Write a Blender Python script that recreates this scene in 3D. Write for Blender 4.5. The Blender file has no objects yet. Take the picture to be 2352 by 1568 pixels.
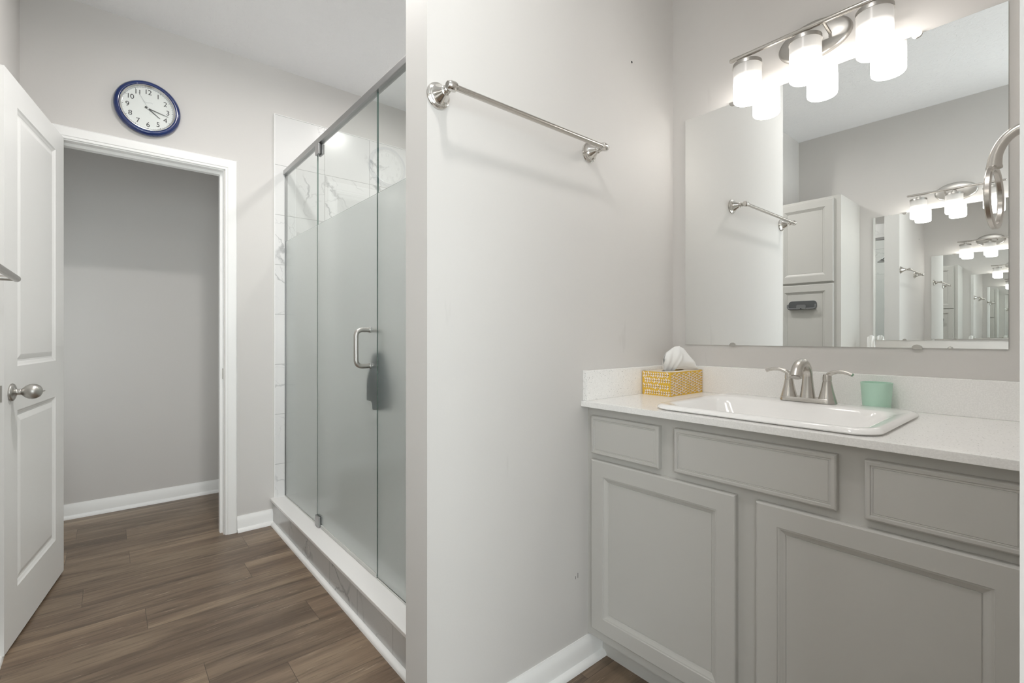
import bpy, bmesh, math, random
from mathutils import Vector, Matrix
PI = math.pi
S = bpy.context.scene
COL = S.collection

# ------------------------------------------------------------------ camera, world, exposure
cam_d = bpy.data.cameras.new('camera'); cam = bpy.data.objects.new('camera', cam_d); COL.objects.link(cam)
cam.location = (0, 0, 1.107)
cam.rotation_euler = (PI / 2, 0, -math.radians(40.255))
cam_d.sensor_width = 36.0
cam_d.lens = 1096 / 2352 * 36.0
cam_d.shift_y = -13 / 2352
cam_d.clip_start = 0.02
S.camera = cam
S.view_settings.view_transform = 'Standard'
S.view_settings.look = 'None'
S.view_settings.gamma = 1.0
S.view_settings.use_curve_mapping = False
S.view_settings.exposure = 0.07
cy = S.cycles
cy.max_bounces = 26; cy.diffuse_bounces = 12; cy.glossy_bounces = 22
cy.transmission_bounces = 14; cy.transparent_max_bounces = 24
cy.sample_clamp_indirect = 10.0
cy.use_denoising = True
cy.blur_glossy = 0.3

world = bpy.data.worlds.new('daylight_sky'); S.world = world
world.use_nodes = True
wb = world.node_tree.nodes['Background']
wb.inputs[0].default_value = (0.93, 0.97, 1.0, 1)
wb.inputs[1].default_value = 5.3

P_VANITY = 18.0      # brightest radiance of the opal shades
P_SHOWER = 200.0
P_WALK_FILL = 430.0
P_AISLE_FILL = 200.0

# portal that guides sky light through the unseen opening added behind the camera for fill
pl = bpy.data.lights.new('fill_window_portal', 'AREA'); pl.shape = 'RECTANGLE'; pl.size = 3.25; pl.size_y = 2.23
pl.cycles.is_portal = True
po = bpy.data.objects.new('fill_window_portal', pl); COL.objects.link(po)
po.location = (-1.075, -1.84, 1.235); po.rotation_euler = (-PI / 2, 0, PI)

pl2 = bpy.data.lights.new('side_fill_window_portal', 'AREA'); pl2.shape = 'RECTANGLE'; pl2.size = 1.1; pl2.size_y = 0.44  # portal for the opening added in the side room to brighten it
pl2.cycles.is_portal = True
po2 = bpy.data.objects.new('side_fill_window_portal', pl2); COL.objects.link(po2)
po2.location = (-0.97, 3.58, 1.15); po2.rotation_euler = (0, -PI / 2, 0)

# ------------------------------------------------------------------ material helpers
def mat(name):
    m = bpy.data.materials.new(name); m.use_nodes = True
    nt = m.node_tree
    return m, nt, nt.nodes['Principled BSDF'], nt.nodes['Material Output']
def N(nt, t, **kw):
    n = nt.nodes.new(t)
    for k, v in kw.items(): setattr(n, k, v)
    return n
def L(nt, a, b): nt.links.new(a, b)
def setin(n, **kw):
    for k, v in kw.items(): n.inputs[k.replace('_', ' ')].default_value = v
def rgb(r, g, b):     # display values 0-255 to linear
    f = lambda c: (c / 255 / 12.92) if c <= 10 else ((c / 255 + 0.055) / 1.055) ** 2.4
    return (f(r), f(g), f(b), 1)
def objco(nt):
    return N(nt, 'ShaderNodeTexCoord').outputs['Object']
def mapping(nt, vec, scale=(1, 1, 1), loc=(0, 0, 0), rot=(0, 0, 0)):
    m = N(nt, 'ShaderNodeMapping'); m.inputs['Scale'].default_value = scale
    m.inputs['Location'].default_value = loc; m.inputs['Rotation'].default_value = rot
    L(nt, vec, m.inputs[0]); return m.outputs[0]
def noise(nt, vec, scale, detail=2.0, rough=0.5, dist=0.0):
    n = N(nt, 'ShaderNodeTexNoise'); setin(n, Scale=scale, Detail=detail, Roughness=rough, Distortion=dist)
    L(nt, vec, n.inputs['Vector']); return n.outputs[0]
def ramp(nt, fac, stops, interp='LINEAR'):
    r = N(nt, 'ShaderNodeValToRGB'); r.color_ramp.interpolation = interp
    while len(r.color_ramp.elements) < len(stops): r.color_ramp.elements.new(0.5)
    for e, (p, c) in zip(r.color_ramp.elements, stops):
        e.position = p; e.color = c if len(c) == 4 else (*c, 1)
    L(nt, fac, r.inputs[0]); return r.outputs[0]
def mix(nt, fac, a, b, blend='MIX'):
    m = N(nt, 'ShaderNodeMix'); m.data_type = 'RGBA'; m.blend_type = blend
    for i, v in ((0, fac), (6, a), (7, b)):
        if isinstance(v, bpy.types.NodeSocket): L(nt, v, m.inputs[i])
        else: m.inputs[i].default_value = v
    return m.outputs[2]
def math_(nt, op, a, b=None):
    m = N(nt, 'ShaderNodeMath'); m.operation = op
    for i, v in enumerate((a, b)):
        if v is None: continue
        if isinstance(v, bpy.types.NodeSocket): L(nt, v, m.inputs[i])
        else: m.inputs[i].default_value = v
    return m.outputs[0]
def bump(nt, bsdf, height, strength=0.1, dist=0.01):
    b = N(nt, 'ShaderNodeBump'); setin(b, Strength=strength, Distance=dist)
    L(nt, height, b.inputs['Height']); L(nt, b.outputs[0], bsdf.inputs['Normal'])

def plain(name, color, rough=0.5, metal=0.0, spec=0.5, coat=0.0, nscale=None, nstr=0.05, ndist=0.002):
    m, nt, p, o = mat(name)
    setin(p, Base_Color=color, Roughness=rough, Metallic=metal)
    p.inputs['Specular IOR Level'].default_value = spec
    p.inputs['Coat Weight'].default_value = coat
    if nscale:
        bump(nt, p, noise(nt, objco(nt), nscale, 3), nstr, ndist)
    return m

# wall paint: warm light grey with faint roller texture and a few scuffs
def wall_paint(name, color):
    m, nt, p, o = mat(name)
    co = objco(nt)
    big = noise(nt, co, 1.3, 3)
    c = mix(nt, ramp(nt, big, [(0.35, (0, 0, 0)), (0.7, (1, 1, 1))]), tuple(x * 0.975 for x in color[:3]) + (1,), color)
    sc = noise(nt, mapping(nt, co, (9, 9, 2.2)), 1.0, 4, 0.6)
    scm = ramp(nt, sc, [(0.70, (0, 0, 0)), (0.78, (0.16, 0.16, 0.16))])
    c = mix(nt, scm, c, (0.30, 0.29, 0.28, 1))
    L(nt, c, p.inputs['Base Color']); setin(p, Roughness=0.62)
    p.inputs['Specular IOR Level'].default_value = 0.3
    bump(nt, p, noise(nt, co, 160, 2), 0.06, 0.002)
    return m
M = {}
M['wall'] = wall_paint('wall_paint', (0.65, 0.633, 0.614, 1))
def ceiling_mat():
    m, nt, p, o = mat('ceiling_texture')
    setin(p, Base_Color=(0.87, 0.873, 0.885, 1), Roughness=0.9)
    co = objco(nt)
    a = noise(nt, co, 22, 4, 0.6, 1.2)
    b = ramp(nt, a, [(0.48, (0, 0, 0)), (0.56, (1, 1, 1)), (0.66, (0.6, 0.6, 0.6)), (0.75, (0.8, 0.8, 0.8))])
    bump(nt, p, b, 0.28, 0.004)
    return m
M['ceiling'] = ceiling_mat()
M['trim'] = plain('trim_white', (0.88, 0.88, 0.87, 1), 0.35)
M['door'] = plain('door_white', (0.86, 0.86, 0.85, 1), 0.38, nscale=220, nstr=0.03)
M['vanity'] = plain('cabinet_grey', (0.52, 0.512, 0.486, 1), 0.42, nscale=260, nstr=0.02)
M['seam'] = plain('dark_seam', (0.03, 0.03, 0.03, 1), 0.8)
def brushed(name, color, rough):
    m, nt, p, o = mat(name)
    setin(p, Base_Color=color, Metallic=1.0, Roughness=rough)
    return m
M['nickel'] = brushed('brushed_nickel', (0.60, 0.575, 0.54, 1), 0.27)
M['satin'] = brushed('satin_nickel', (0.52, 0.505, 0.48, 1), 0.34)
M['polished'] = plain('polished_nickel', (0.68, 0.66, 0.63, 1), 0.13, 1.0)
M['rail'] = brushed('brushed_rail', (0.42, 0.42, 0.42, 1), 0.33)
M['chrome'] = plain('clip_chrome', (0.75, 0.75, 0.75, 1), 0.1, 1.0)
M['porcelain'] = plain('porcelain', (0.90, 0.895, 0.885, 1), 0.08, coat=0.3)
M['cup'] = plain('mint_plastic', rgb(184, 218, 200), 0.45)
M['grey_plastic'] = plain('grey_plastic', (0.085, 0.088, 0.09, 1), 0.5)
M['rack_lip'] = plain('grey_plastic_light', (0.17, 0.172, 0.175, 1), 0.45)
M['paper'] = plain('tissue_paper', (0.86, 0.86, 0.85, 1), 0.9)
M['leaf'] = plain('leaf_print', rgb(236, 222, 212), 0.5)
M['stem'] = plain('stem_print', rgb(70, 45, 10), 0.6)
M['card'] = plain('yellow_card', rgb(224, 180, 58), 0.45)
M['cardtop'] = plain('card_pale', rgb(226, 214, 196), 0.5)
M['navy'] = plain('clock_navy', rgb(18, 43, 100), 0.18, coat=0.6)
M['dial'] = plain('clock_dial', (0.80, 0.80, 0.79, 1), 0.5)
M['ink'] = plain('dial_ink', (0.025, 0.025, 0.025, 1), 0.6)
M['inkgrey'] = plain('dial_ink_grey', (0.35, 0.35, 0.36, 1), 0.6)
M['silver'] = plain('clock_silver', (0.72, 0.72, 0.72, 1), 0.2, 1.0)
M['hand'] = plain('clock_hand_black', (0.02, 0.02, 0.02, 1), 0.35)
M['cloth'] = plain('teal_cloth', (0.012, 0.036, 0.050, 1), 0.95, nscale=240, nstr=0.6, ndist=0.004)
M['grout'] = plain('white_silicone', (0.62, 0.62, 0.60, 1), 0.5)
M['rubber'] = plain('dark_gasket', (0.06, 0.06, 0.06, 1), 0.5)

def quartz():
    m, nt, p, o = mat('speckled_quartz')
    co = objco(nt)
    v = N(nt, 'ShaderNodeTexVoronoi'); v.feature = 'F1'; setin(v, Scale=230.0, Randomness=1.0); L(nt, co, v.inputs['Vector'])
    size = ramp(nt, v.outputs['Distance'], [(0.16, (1, 1, 1)), (0.30, (0, 0, 0))])
    pick = N(nt, 'ShaderNodeSeparateColor'); L(nt, v.outputs['Color'], pick.inputs[0])
    sel = ramp(nt, pick.outputs[0], [(0.82, (0, 0, 0)), (0.87, (1, 1, 1))])
    f = math_(nt, 'MULTIPLY', size, sel)
    tone = mix(nt, pick.outputs[1], (0.15, 0.145, 0.14, 1), (0.50, 0.49, 0.47, 1))
    fine = noise(nt, co, 300, 2)
    base = mix(nt, ramp(nt, fine, [(0.4, (0, 0, 0)), (0.65, (1, 1, 1))]), (0.84, 0.835, 0.82, 1), (0.90, 0.895, 0.88, 1))
    L(nt, mix(nt, f, base, tone), p.inputs['Base Color'])
    setin(p, Roughness=0.22)
    return m
M['quartz'] = quartz()

def marble(name, tile, u, w, off, bright=1.0, offset=0.5, grout=True, shift=0.0):
    """glossy veined tile. u, w: which object axes run along and up the wall."""
    m, nt, p, o = mat(name)
    co = objco(nt)
    sep = N(nt, 'ShaderNodeSeparateXYZ'); L(nt, co, sep.inputs[0])
    cmb = N(nt, 'ShaderNodeCombineXYZ'); L(nt, sep.outputs[u], cmb.inputs[0]); L(nt, sep.outputs[w], cmb.inputs[1])
    uv = mapping(nt, cmb.outputs[0], loc=(off[0], off[1], 0))
    b = N(nt, 'ShaderNodeTexBrick'); b.offset = offset; b.squash = 1.0
    setin(b, Scale=1.0, Mortar_Size=0.0016, Mortar_Smooth=0.2, Bias=0.0, Brick_Width=tile[0], Row_Height=tile[1])
    b.inputs['Color1'].default_value = (0, 0, 0, 1); b.inputs['Color2'].default_value = (1, 1, 1, 1)
    L(nt, uv, b.inputs['Vector'])
    # every tile samples another place of the stone
    jump = N(nt, 'ShaderNodeVectorMath'); jump.operation = 'MULTIPLY_ADD'
    L(nt, b.outputs['Color'], jump.inputs[0]); jump.inputs[1].default_value = (3.1, 5.7, 2.3); L(nt, co, jump.inputs[2])
    sv = mapping(nt, jump.outputs[0], (1, 1, 1), (shift, shift * .7, 0), (0.5, 0.7, 0.3))
    def cracks(scale, wide, stretch, rot, amount):
        w0 = N(nt, 'ShaderNodeTexNoise'); setin(w0, Scale=3.2, Detail=5.0, Roughness=0.6); L(nt, sv, w0.inputs['Vector'])
        w1 = N(nt, 'ShaderNodeVectorMath'); w1.operation = 'MULTIPLY_ADD'
        L(nt, w0.outputs['Color'], w1.inputs[0]); w1.inputs[1].default_value = (0.30, 0.30, 0.30); L(nt, sv, w1.inputs[2])
        v = N(nt, 'ShaderNodeTexVoronoi'); v.feature = 'DISTANCE_TO_EDGE'; setin(v, Scale=scale)
        L(nt, mapping(nt, w1.outputs[0], stretch, rot=rot), v.inputs['Vector'])
        return ramp(nt, v.outputs['Distance'], [(0.0, (amount,) * 3), (wide * 0.4, (amount * 0.6,) * 3), (wide, (0, 0, 0))])
    vein = cracks(2.1, 0.020, (1.7, 0.8, 0.8), (0.6, 0.75, 0.2), 1.0)
    vein2 = cracks(4.6, 0.013, (1.5, 0.8, 0.8), (0.3, 1.0, 0.5), 0.5)
    mask = ramp(nt, noise(nt, sv, 3.1, 2), [(0.44, (0, 0, 0)), (0.60, (1, 1, 1))])
    f = math_(nt, 'MULTIPLY', math_(nt, 'MAXIMUM', vein, vein2), mask)
    cloud = ramp(nt, noise(nt, sv, 1.6, 4), [(0.3, (0, 0, 0)), (0.75, (1, 1, 1))])
    k = bright
    base = mix(nt, cloud, (0.70 * k, 0.70 * k, 0.695 * k, 1), (0.78 * k, 0.775 * k, 0.765 * k, 1))
    col = mix(nt, math_(nt, 'MULTIPLY', f, 0.70), base, (0.27 * k, 0.275 * k, 0.28 * k, 1))
    if grout: col = mix(nt, b.outputs['Fac'], col, (0.42 * k, 0.42 * k, 0.41 * k, 1))
    L(nt, col, p.inputs['Base Color'])
    setin(p, Roughness=0.24)
    bump(nt, p, math_(nt, 'SUBTRACT', 1.0, b.outputs['Fac']), 0.3, 0.001)
    return m
M['tile_x'] = marble('marble_tile_end', (0.295, 0.2955), 0, 2, (-0.157, -2.416 + 0.2955 * 9), offset=0.0)
M['tile_y'] = marble('marble_tile_side', (0.295, 0.2955), 1, 2, (0.1, -2.416 + 0.2955 * 9), offset=0.0)
M['tile_curb'] = marble('marble_tile_curb', (0.305, 0.6), 1, 2, (0.02, 0.2), 0.80, 0.0, shift=4.0)
M['tile_floor'] = marble('marble_tile_pan', (0.1, 0.1), 0, 1, (0, 0), 0.8, 0.0)
M['curb_cap'] = plain('curb_cap_white', (0.80, 0.79, 0.78, 1), 0.3)

def planks():
    m, nt, p, o = mat('vinyl_plank')
    co = objco(nt)
    b = N(nt, 'ShaderNodeTexBrick'); b.offset = 0.0; b.squash = 1.0
    setin(b, Scale=1.0, Mortar_Size=0.0007, Mortar_Smooth=0.1, Bias=0.0, Brick_Width=1.22, Row_Height=0.178)
    b.inputs['Color1'].default_value = (0, 0, 0, 1); b.inputs['Color2'].default_value = (1, 1, 1, 1)
    sp = N(nt, 'ShaderNodeSeparateXYZ'); L(nt, mapping(nt, co, loc=(0.13, 0.05, 0)), sp.inputs[0])
    row = math_(nt, 'FLOOR', math_(nt, 'DIVIDE', sp.outputs[1], 0.178))
    wn = N(nt, 'ShaderNodeTexWhiteNoise'); wn.noise_dimensions = '1D'; L(nt, row, wn.inputs['W'])
    cb_ = N(nt, 'ShaderNodeCombineXYZ'); L(nt, math_(nt, 'ADD', sp.outputs[0], math_(nt, 'MULTIPLY', wn.outputs['Value'], 1.22)), cb_.inputs[0]); L(nt, sp.outputs[1], cb_.inputs[1])
    L(nt, cb_.outputs[0], b.inputs['Vector'])
    jump = N(nt, 'ShaderNodeVectorMath'); jump.operation = 'MULTIPLY_ADD'
    L(nt, b.outputs['Color'], jump.inputs[0]); jump.inputs[1].default_value = (7.3, 2.9, 1.1); L(nt, co, jump.inputs[2])
    j = jump.outputs[0]
    band = noise(nt, mapping(nt, j, (0.9, 8, 1)), 1.0, 5, 0.6, 0.8)
    grain = noise(nt, mapping(nt, j, (4.5, 70, 1)), 1.0, 6, 0.7, 0.5)
    fib = noise(nt, mapping(nt, j, (9, 190, 1)), 1.0, 4, 0.65)
    c = ramp(nt, band, [(0.26, rgb(86, 70, 56)), (0.44, rgb(116, 98, 81)), (0.58, rgb(140, 121, 101)), (0.76, rgb(163, 143, 121))])
    g = ramp(nt, grain, [(0.30, (0.42, 0.40, 0.38)), (0.46, (0.92, 0.92, 0.92)), (0.70, (1.18, 1.18, 1.18))])
    c = mix(nt, 0.8, c, g, 'MULTIPLY')
    tone = ramp(nt, b.outputs['Color'], [(0, (0.82, 0.82, 0.82)), (1, (1.06, 1.05, 1.04))])
    c = mix(nt, 1.0, c, tone, 'MULTIPLY')
    pale = ramp(nt, fib, [(0.62, (0, 0, 0)), (0.70, (1, 1, 1))])
    where = ramp(nt, noise(nt, mapping(nt, j, (1.3, 16, 1)), 1.0, 3), [(0.46, (0, 0, 0)), (0.60, (1, 1, 1))])
    c = mix(nt, math_(nt, 'MULTIPLY', math_(nt, 'MULTIPLY', pale, where), 0.75), c, rgb(214, 196, 174))
    c = mix(nt, b.outputs['Fac'], c, rgb(60, 48, 38))
    L(nt, c, p.inputs['Base Color'])
    L(nt, ramp(nt, grain, [(0.3, (0.42,) * 3), (0.7, (0.33,) * 3)]), p.inputs['Roughness'])
    bump(nt, p, math_(nt, 'ADD', grain, math_(nt, 'MULTIPLY', b.outputs['Fac'], -2.0)), 0.10, 0.001)
    return m
M['floor'] = planks()

def mirror_mat():
    m, nt, p, o = mat('mirror_silver')
    g = N(nt, 'ShaderNodeBsdfGlossy'); setin(g, Roughness=0.0); g.inputs['Color'].default_value = (0.91, 0.922, 0.914, 1)
    d = N(nt, 'ShaderNodeBsdfDiffuse'); d.inputs['Color'].default_value = (0.7, 0.7, 0.7, 1)
    sp = noise(nt, objco(nt), 420, 2)
    f = ramp(nt, sp, [(0.800, (0, 0, 0)), (0.83, (0.4, 0.4, 0.4))])
    mx = N(nt, 'ShaderNodeMixShader'); L(nt, f, mx.inputs[0]); L(nt, g.outputs[0], mx.inputs[1]); L(nt, d.outputs[0], mx.inputs[2])
    L(nt, mx.outputs[0], o.inputs[0]); return m
M['mirror'] = mirror_mat()
M['mirror_edge'] = plain('mirror_edge', (0.45, 0.5, 0.48, 1), 0.15)
def clear_glass():
    m, nt, p, o = mat('clear_glass')
    t = N(nt, 'ShaderNodeBsdfTransparent'); t.inputs[0].default_value = (0.955, 0.972, 0.965, 1)
    g = N(nt, 'ShaderNodeBsdfGlossy'); setin(g, Roughness=0.0)
    f = N(nt, 'ShaderNodeFresnel'); setin(f, IOR=1.5)
    mx = N(nt, 'ShaderNodeMixShader'); geo = N(nt, 'ShaderNodeNewGeometry')
    ff = math_(nt, 'MULTIPLY', f.outputs[0], math_(nt, 'SUBTRACT', 1.0, geo.outputs['Backfacing']))
    L(nt, ff, mx.inputs[0]); L(nt, t.outputs[0], mx.inputs[1]); L(nt, g.outputs[0], mx.inputs[2])
    L(nt, mx.outputs[0], o.inputs[0]); return m
M['glass'] = clear_glass()
def frosted(name, rough):
    # acid-etched pane: outer face smooth, inner face rough with a little haze
    m, nt, p, o = mat(name)
    setin(p, Base_Color=(0.90, 0.94, 0.925, 1), Roughness=rough, IOR=1.3)
    p.inputs['Transmission Weight'].default_value = 1.0
    if rough > 0.3:
        tl = N(nt, 'ShaderNodeBsdfTranslucent'); tl.inputs[0].default_value = (0.82, 0.86, 0.845, 1)
        df = N(nt, 'ShaderNodeBsdfDiffuse'); df.inputs[0].default_value = (0.74, 0.775, 0.76, 1)
        a = N(nt, 'ShaderNodeMixShader'); a.inputs[0].default_value = 0.5; L(nt, tl.outputs[0], a.inputs[1]); L(nt, df.outputs[0], a.inputs[2])
        mx = N(nt, 'ShaderNodeMixShader'); mx.inputs[0].default_value = 0.17
        L(nt, p.outputs[0], mx.inputs[1]); L(nt, a.outputs[0], mx.inputs[2]); L(nt, mx.outputs[0], o.inputs[0])
    return m
M['frost'] = frosted('frosted_glass', 0.45)
M['etched_out'] = frosted('pane_outer_face', 0.15)
M['glass_edge'] = plain('glass_edge_green', (0.10, 0.16, 0.14, 1), 0.15)
def shade_mat():
    # lit opal glass: the bulb sits low in the shade, so the glass gives off most light there
    m, nt, p, o = mat('opal_shade_glass')
    setin(p, Base_Color=(0.36, 0.35, 0.33, 1), Roughness=0.3)
    sep = N(nt, 'ShaderNodeSeparateXYZ'); L(nt, objco(nt), sep.inputs[0])
    h = math_(nt, 'DIVIDE', math_(nt, 'ADD', sep.outputs[2], 0.157), 0.1225)
    e = ramp(nt, h, [(0.0, (0.50,) * 3), (0.22, (1,) * 3), (0.42, (0.60,) * 3), (0.58, (0.085,) * 3), (0.74, (0.024,) * 3), (1.0, (0.011,) * 3)])
    p.inputs['Emission Color'].default_value = (1, 0.96, 0.91, 1)
    L(nt, math_(nt, 'MULTIPLY', e, P_VANITY), p.inputs['Emission Strength'])
    return m
M['shade'] = shade_mat()
def lamp_glow(name, col, e):
    m, nt, p, o = mat(name)
    em = N(nt, 'ShaderNodeEmission'); em.inputs[0].default_value = col; em.inputs[1].default_value = e
    L(nt, em.outputs[0], o.inputs[0]); return m

# ------------------------------------------------------------------ mesh helpers
class MB:
    def __init__(s): s.v = []; s.f = []; s.mi = []
    def quad(s, pts, mi=0):
        b = len(s.v); s.v += [tuple(p) for p in pts]; s.f.append(tuple(range(b, b + len(pts)))); s.mi.append(mi)
    def box(s, x0, x1, y0, y1, z0, z1, mi=0):
        b = len(s.v)
        s.v += [(x, y, z) for z in (z0, z1) for y in (y0, y1) for x in (x0, x1)]
        for f in ((0, 2, 3, 1), (4, 5, 7, 6), (0, 1, 5, 4), (2, 6, 7, 3), (0, 4, 6, 2), (1, 3, 7, 5)):
            s.f.append(tuple(b + i for i in f)); s.mi.append(mi)
        return s
    def loft(s, rings, closed=True, cap0=True, cap1=True, mi=0):
        n = len(rings[0]); b = len(s.v)
        for r in rings: s.v += [tuple(p) for p in r]
        for i in range(len(rings) - 1):
            for j in range(n if closed else n - 1):
                k = (j + 1) % n
                s.f.append((b + i * n + j, b + i * n + k, b + (i + 1) * n + k, b + (i + 1) * n + j)); s.mi.append(mi)
        if cap0: s.f.append(tuple(b + j for j in reversed(range(n)))); s.mi.append(mi)
        if cap1: s.f.append(tuple(b + (len(rings) - 1) * n + j for j in range(n))); s.mi.append(mi)
        return s
    def lathe(s, prof, origin=(0, 0, 0), axis='z', n=40, mi=0, cap0=True, cap1=True):
        """prof: (radius, height) along axis."""
        rings = []
        for r, h in prof:
            ring = []
            for k in range(n):
                a = 2 * PI * k / n; c, d = r * math.cos(a), r * math.sin(a)
                p = {'z': (c, d, h), 'y': (d, h, c), 'x': (h, c, d), '-x': (-h, d, c), '-y': (c, -h, d)}[axis]
                ring.append((origin[0] + p[0], origin[1] + p[1], origin[2] + p[2]))
            rings.append(ring)
        return s.loft(rings, True, cap0, cap1, mi)
    def tube(s, path, rad, n=16, mi=0, flat=None):
        """sweep circles (or ellipses, flat=(a,b) factors) along a path."""
        P = [Vector(p) for p in path]; m = len(P)
        R = rad if isinstance(rad, (list, tuple)) else [rad] * m
        T = []
        for i in range(m):
            T.append((P[min(i + 1, m - 1)] - P[max(i - 1, 0)]).normalized())
        up = Vector((0, 0, 1)) if abs(T[0].z) < 0.9 else Vector((1, 0, 0))
        u = T[0].cross(up).normalized(); rings = []
        for i in range(m):
            u = (u - T[i] * u.dot(T[i])).normalized(); w = T[i].cross(u)
            fa, fb = flat if flat else (1, 1)
            rings.append([P[i] + u * (R[i] * fa * math.cos(2 * PI * k / n)) + w * (R[i] * fb * math.sin(2 * PI * k / n)) for k in range(n)])
        return s.loft(rings, True, True, True, mi)
    def obj(s, name, m, parent=None, bevel=0.0, smooth=None, seg=2, loc=None):
        me = bpy.data.meshes.new(name); me.from_pydata(s.v, [], s.f)
        ms = m if isinstance(m, (list, tuple)) else [m]
        for x in ms: me.materials.append(M[x] if isinstance(x, str) else x)
        me.polygons.foreach_set('material_index', s.mi)
        bm = bmesh.new(); bm.from_mesh(me); bmesh.ops.recalc_face_normals(bm, faces=bm.faces); bm.to_mesh(me); bm.free()
        if smooth:
            me.polygons.foreach_set('use_smooth', [True] * len(me.polygons))
            me.set_sharp_from_angle(angle=math.radians(smooth))
        me.update()
        o = bpy.data.objects.new(name, me); COL.objects.link(o)
        if parent: o.parent = parent
        if loc: o.location = loc
        if bevel:
            b = o.modifiers.new('bevel', 'BEVEL'); b.width = bevel; b.segments = seg; b.limit_method = 'ANGLE'; b.angle_limit = math.radians(40)
            b.harden_normals = False
        return o
def tag(o, label, cat, group=None):
    o['label'] = label; o['category'] = cat
    if group: o['group'] = group
    return o
def thing(name, label, cat, loc=(0, 0, 0), rotz=0.0, group=None):
    o = bpy.data.objects.new(name, None); COL.objects.link(o); o.empty_display_size = 0.1
    o.location = loc; o.rotation_euler = (0, 0, rotz)
    return tag(o, label, cat, group)
def struct(o): o['kind'] = 'structure'; return o
def copy_tree(o, parent=None):
    c = o.copy(); COL.objects.link(c)
    if parent: c.parent = parent
    for ch in list(o.children): copy_tree(ch, c)
    return c
def rrect(cx, cyy, hx, hy, r, z, n=8):
    pts = []
    for sx, sy, a0 in ((1, 1, 0), (-1, 1, 90), (-1, -1, 180), (1, -1, 270)):
        for k in range(n + 1):
            a = math.radians(a0 + 90 * k / n)
            pts.append((cx + sx * (hx - r) + r * math.cos(a), cyy + sy * (hy - r) + r * math.sin(a), z))
    return pts
def panel_front(mb, a0, a1, b0, b1, prof, place, mi=0):
    """concentric rectangles: prof is (inset, out); place(a, b, out) -> point."""
    rings = [[place(a0 + i, b0 + i, o), place(a1 - i, b0 + i, o), place(a1 - i, b1 - i, o), place(a0 + i, b1 - i, o)] for i, o in prof]
    mb.loft(rings, True, True, True, mi)
def sweep_profile(mb, prof, p0, p1, nrm, mi=0):
    """extrude (out, z) profile from p0 to p1 (xy), out along nrm."""
    r = [[(p[0] + nrm[0] * o, p[1] + nrm[1] * o, z) for o, z in prof] for p in (p0, p1)]
    mb.loft(r, True, True, True, mi)

# ------------------------------------------------------------------ room shell
CEIL = 2.695; XV = 1.79; YT = 1.08; YF = 3.065; XO = -0.772; XL = -0.303; XE = 0.628
struct(MB().box(-1.1, 2.0, -2.0, 4.2, -0.05, 0).box(-3.3, -1.1, -2.0, -0.03, -0.05, 0).obj('floor', 'floor'))
struct(MB().box(-1.1, 2.0, -2.0, 4.2, CEIL, CEIL + 0.06).box(-3.3, -1.1, -2.0, -0.03, CEIL, CEIL + 0.06).obj('ceiling', 'ceiling'))
struct(MB().box(XV, XV + 0.11, -1.89, 3.18, 0, CEIL).obj('wall_right', 'wall'))
w = MB()
w.box(-0.42, -0.195, YF, 3.18, 0, CEIL); w.box(-0.195, 0.492, YF, 3.18, 2.035, CEIL); w.box(0.492, XV, YF, 3.18, 0, CEIL)
struct(w.obj('wall_far', 'wall'))
w = MB(); w.box(-0.42, XL, 1.472, YF, 0, CEIL); w.box(XO, -0.42, 1.472, 1.587, 0, CEIL)
struct(w.obj('wall_left', 'wall'))
struct(MB().box(XO - 0.115, XO, -0.15, 1.587, 0, CEIL).obj('wall_opposite', 'wall'))
w = MB(); w.box(-3.2, XO - 0.115, -0.15, -0.03, 0, CEIL); w.box(-3.2, -3.1, -1.89, -0.15, 0, CEIL)
struct(w.obj('wall_bedroom', 'wall'))
wp = struct(MB().box(XE, XV, YT, YT + 0.115, 0, CEIL).obj('wall_partition', 'wall'))
struct(MB().box(XE, XV, -0.082, 0.0326, 0, CEIL).obj('wall_near_right', 'wall'))
w = MB(); WX0, WX1, WZ0, WZ1 = -2.7, 0.55, 0.12, 2.35
w.box(-3.2, WX0, -1.89, -1.78, 0, CEIL); w.box(WX1, XV + 0.11, -1.89, -1.78, 0, CEIL)
w.box(WX0, WX1, -1.89, -1.78, 0, WZ0); w.box(WX0, WX1, -1.89, -1.78, WZ1, CEIL)
struct(w.obj('wall_back', 'wall'))
win = MB()
for a in ((WX0, WX0 + 0.05, WZ0, WZ1), (WX1 - 0.05, WX1, WZ0, WZ1), (WX0 + .05, WX1 - .05, WZ0, WZ0 + 0.05), (WX0 + .05, WX1 - .05, WZ1 - 0.05, WZ1), (-0.56, -0.50, WZ0 + .05, WZ1 - .05), (-1.65, -1.59, WZ0 + .05, WZ1 - .05)):
    win.box(a[0], a[1], -1.86, -1.81, a[2], a[3])
wo = struct(win.obj('fill_window_1', 'trim', bevel=0.004))  # unseen, added behind the camera to give soft frontal fill
MB().box(WX0 + 0.05, WX1 - 0.05, -1.838, -1.832, WZ0 + 0.05, WZ1 - 0.05).obj('pane', 'glass', wo)
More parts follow.
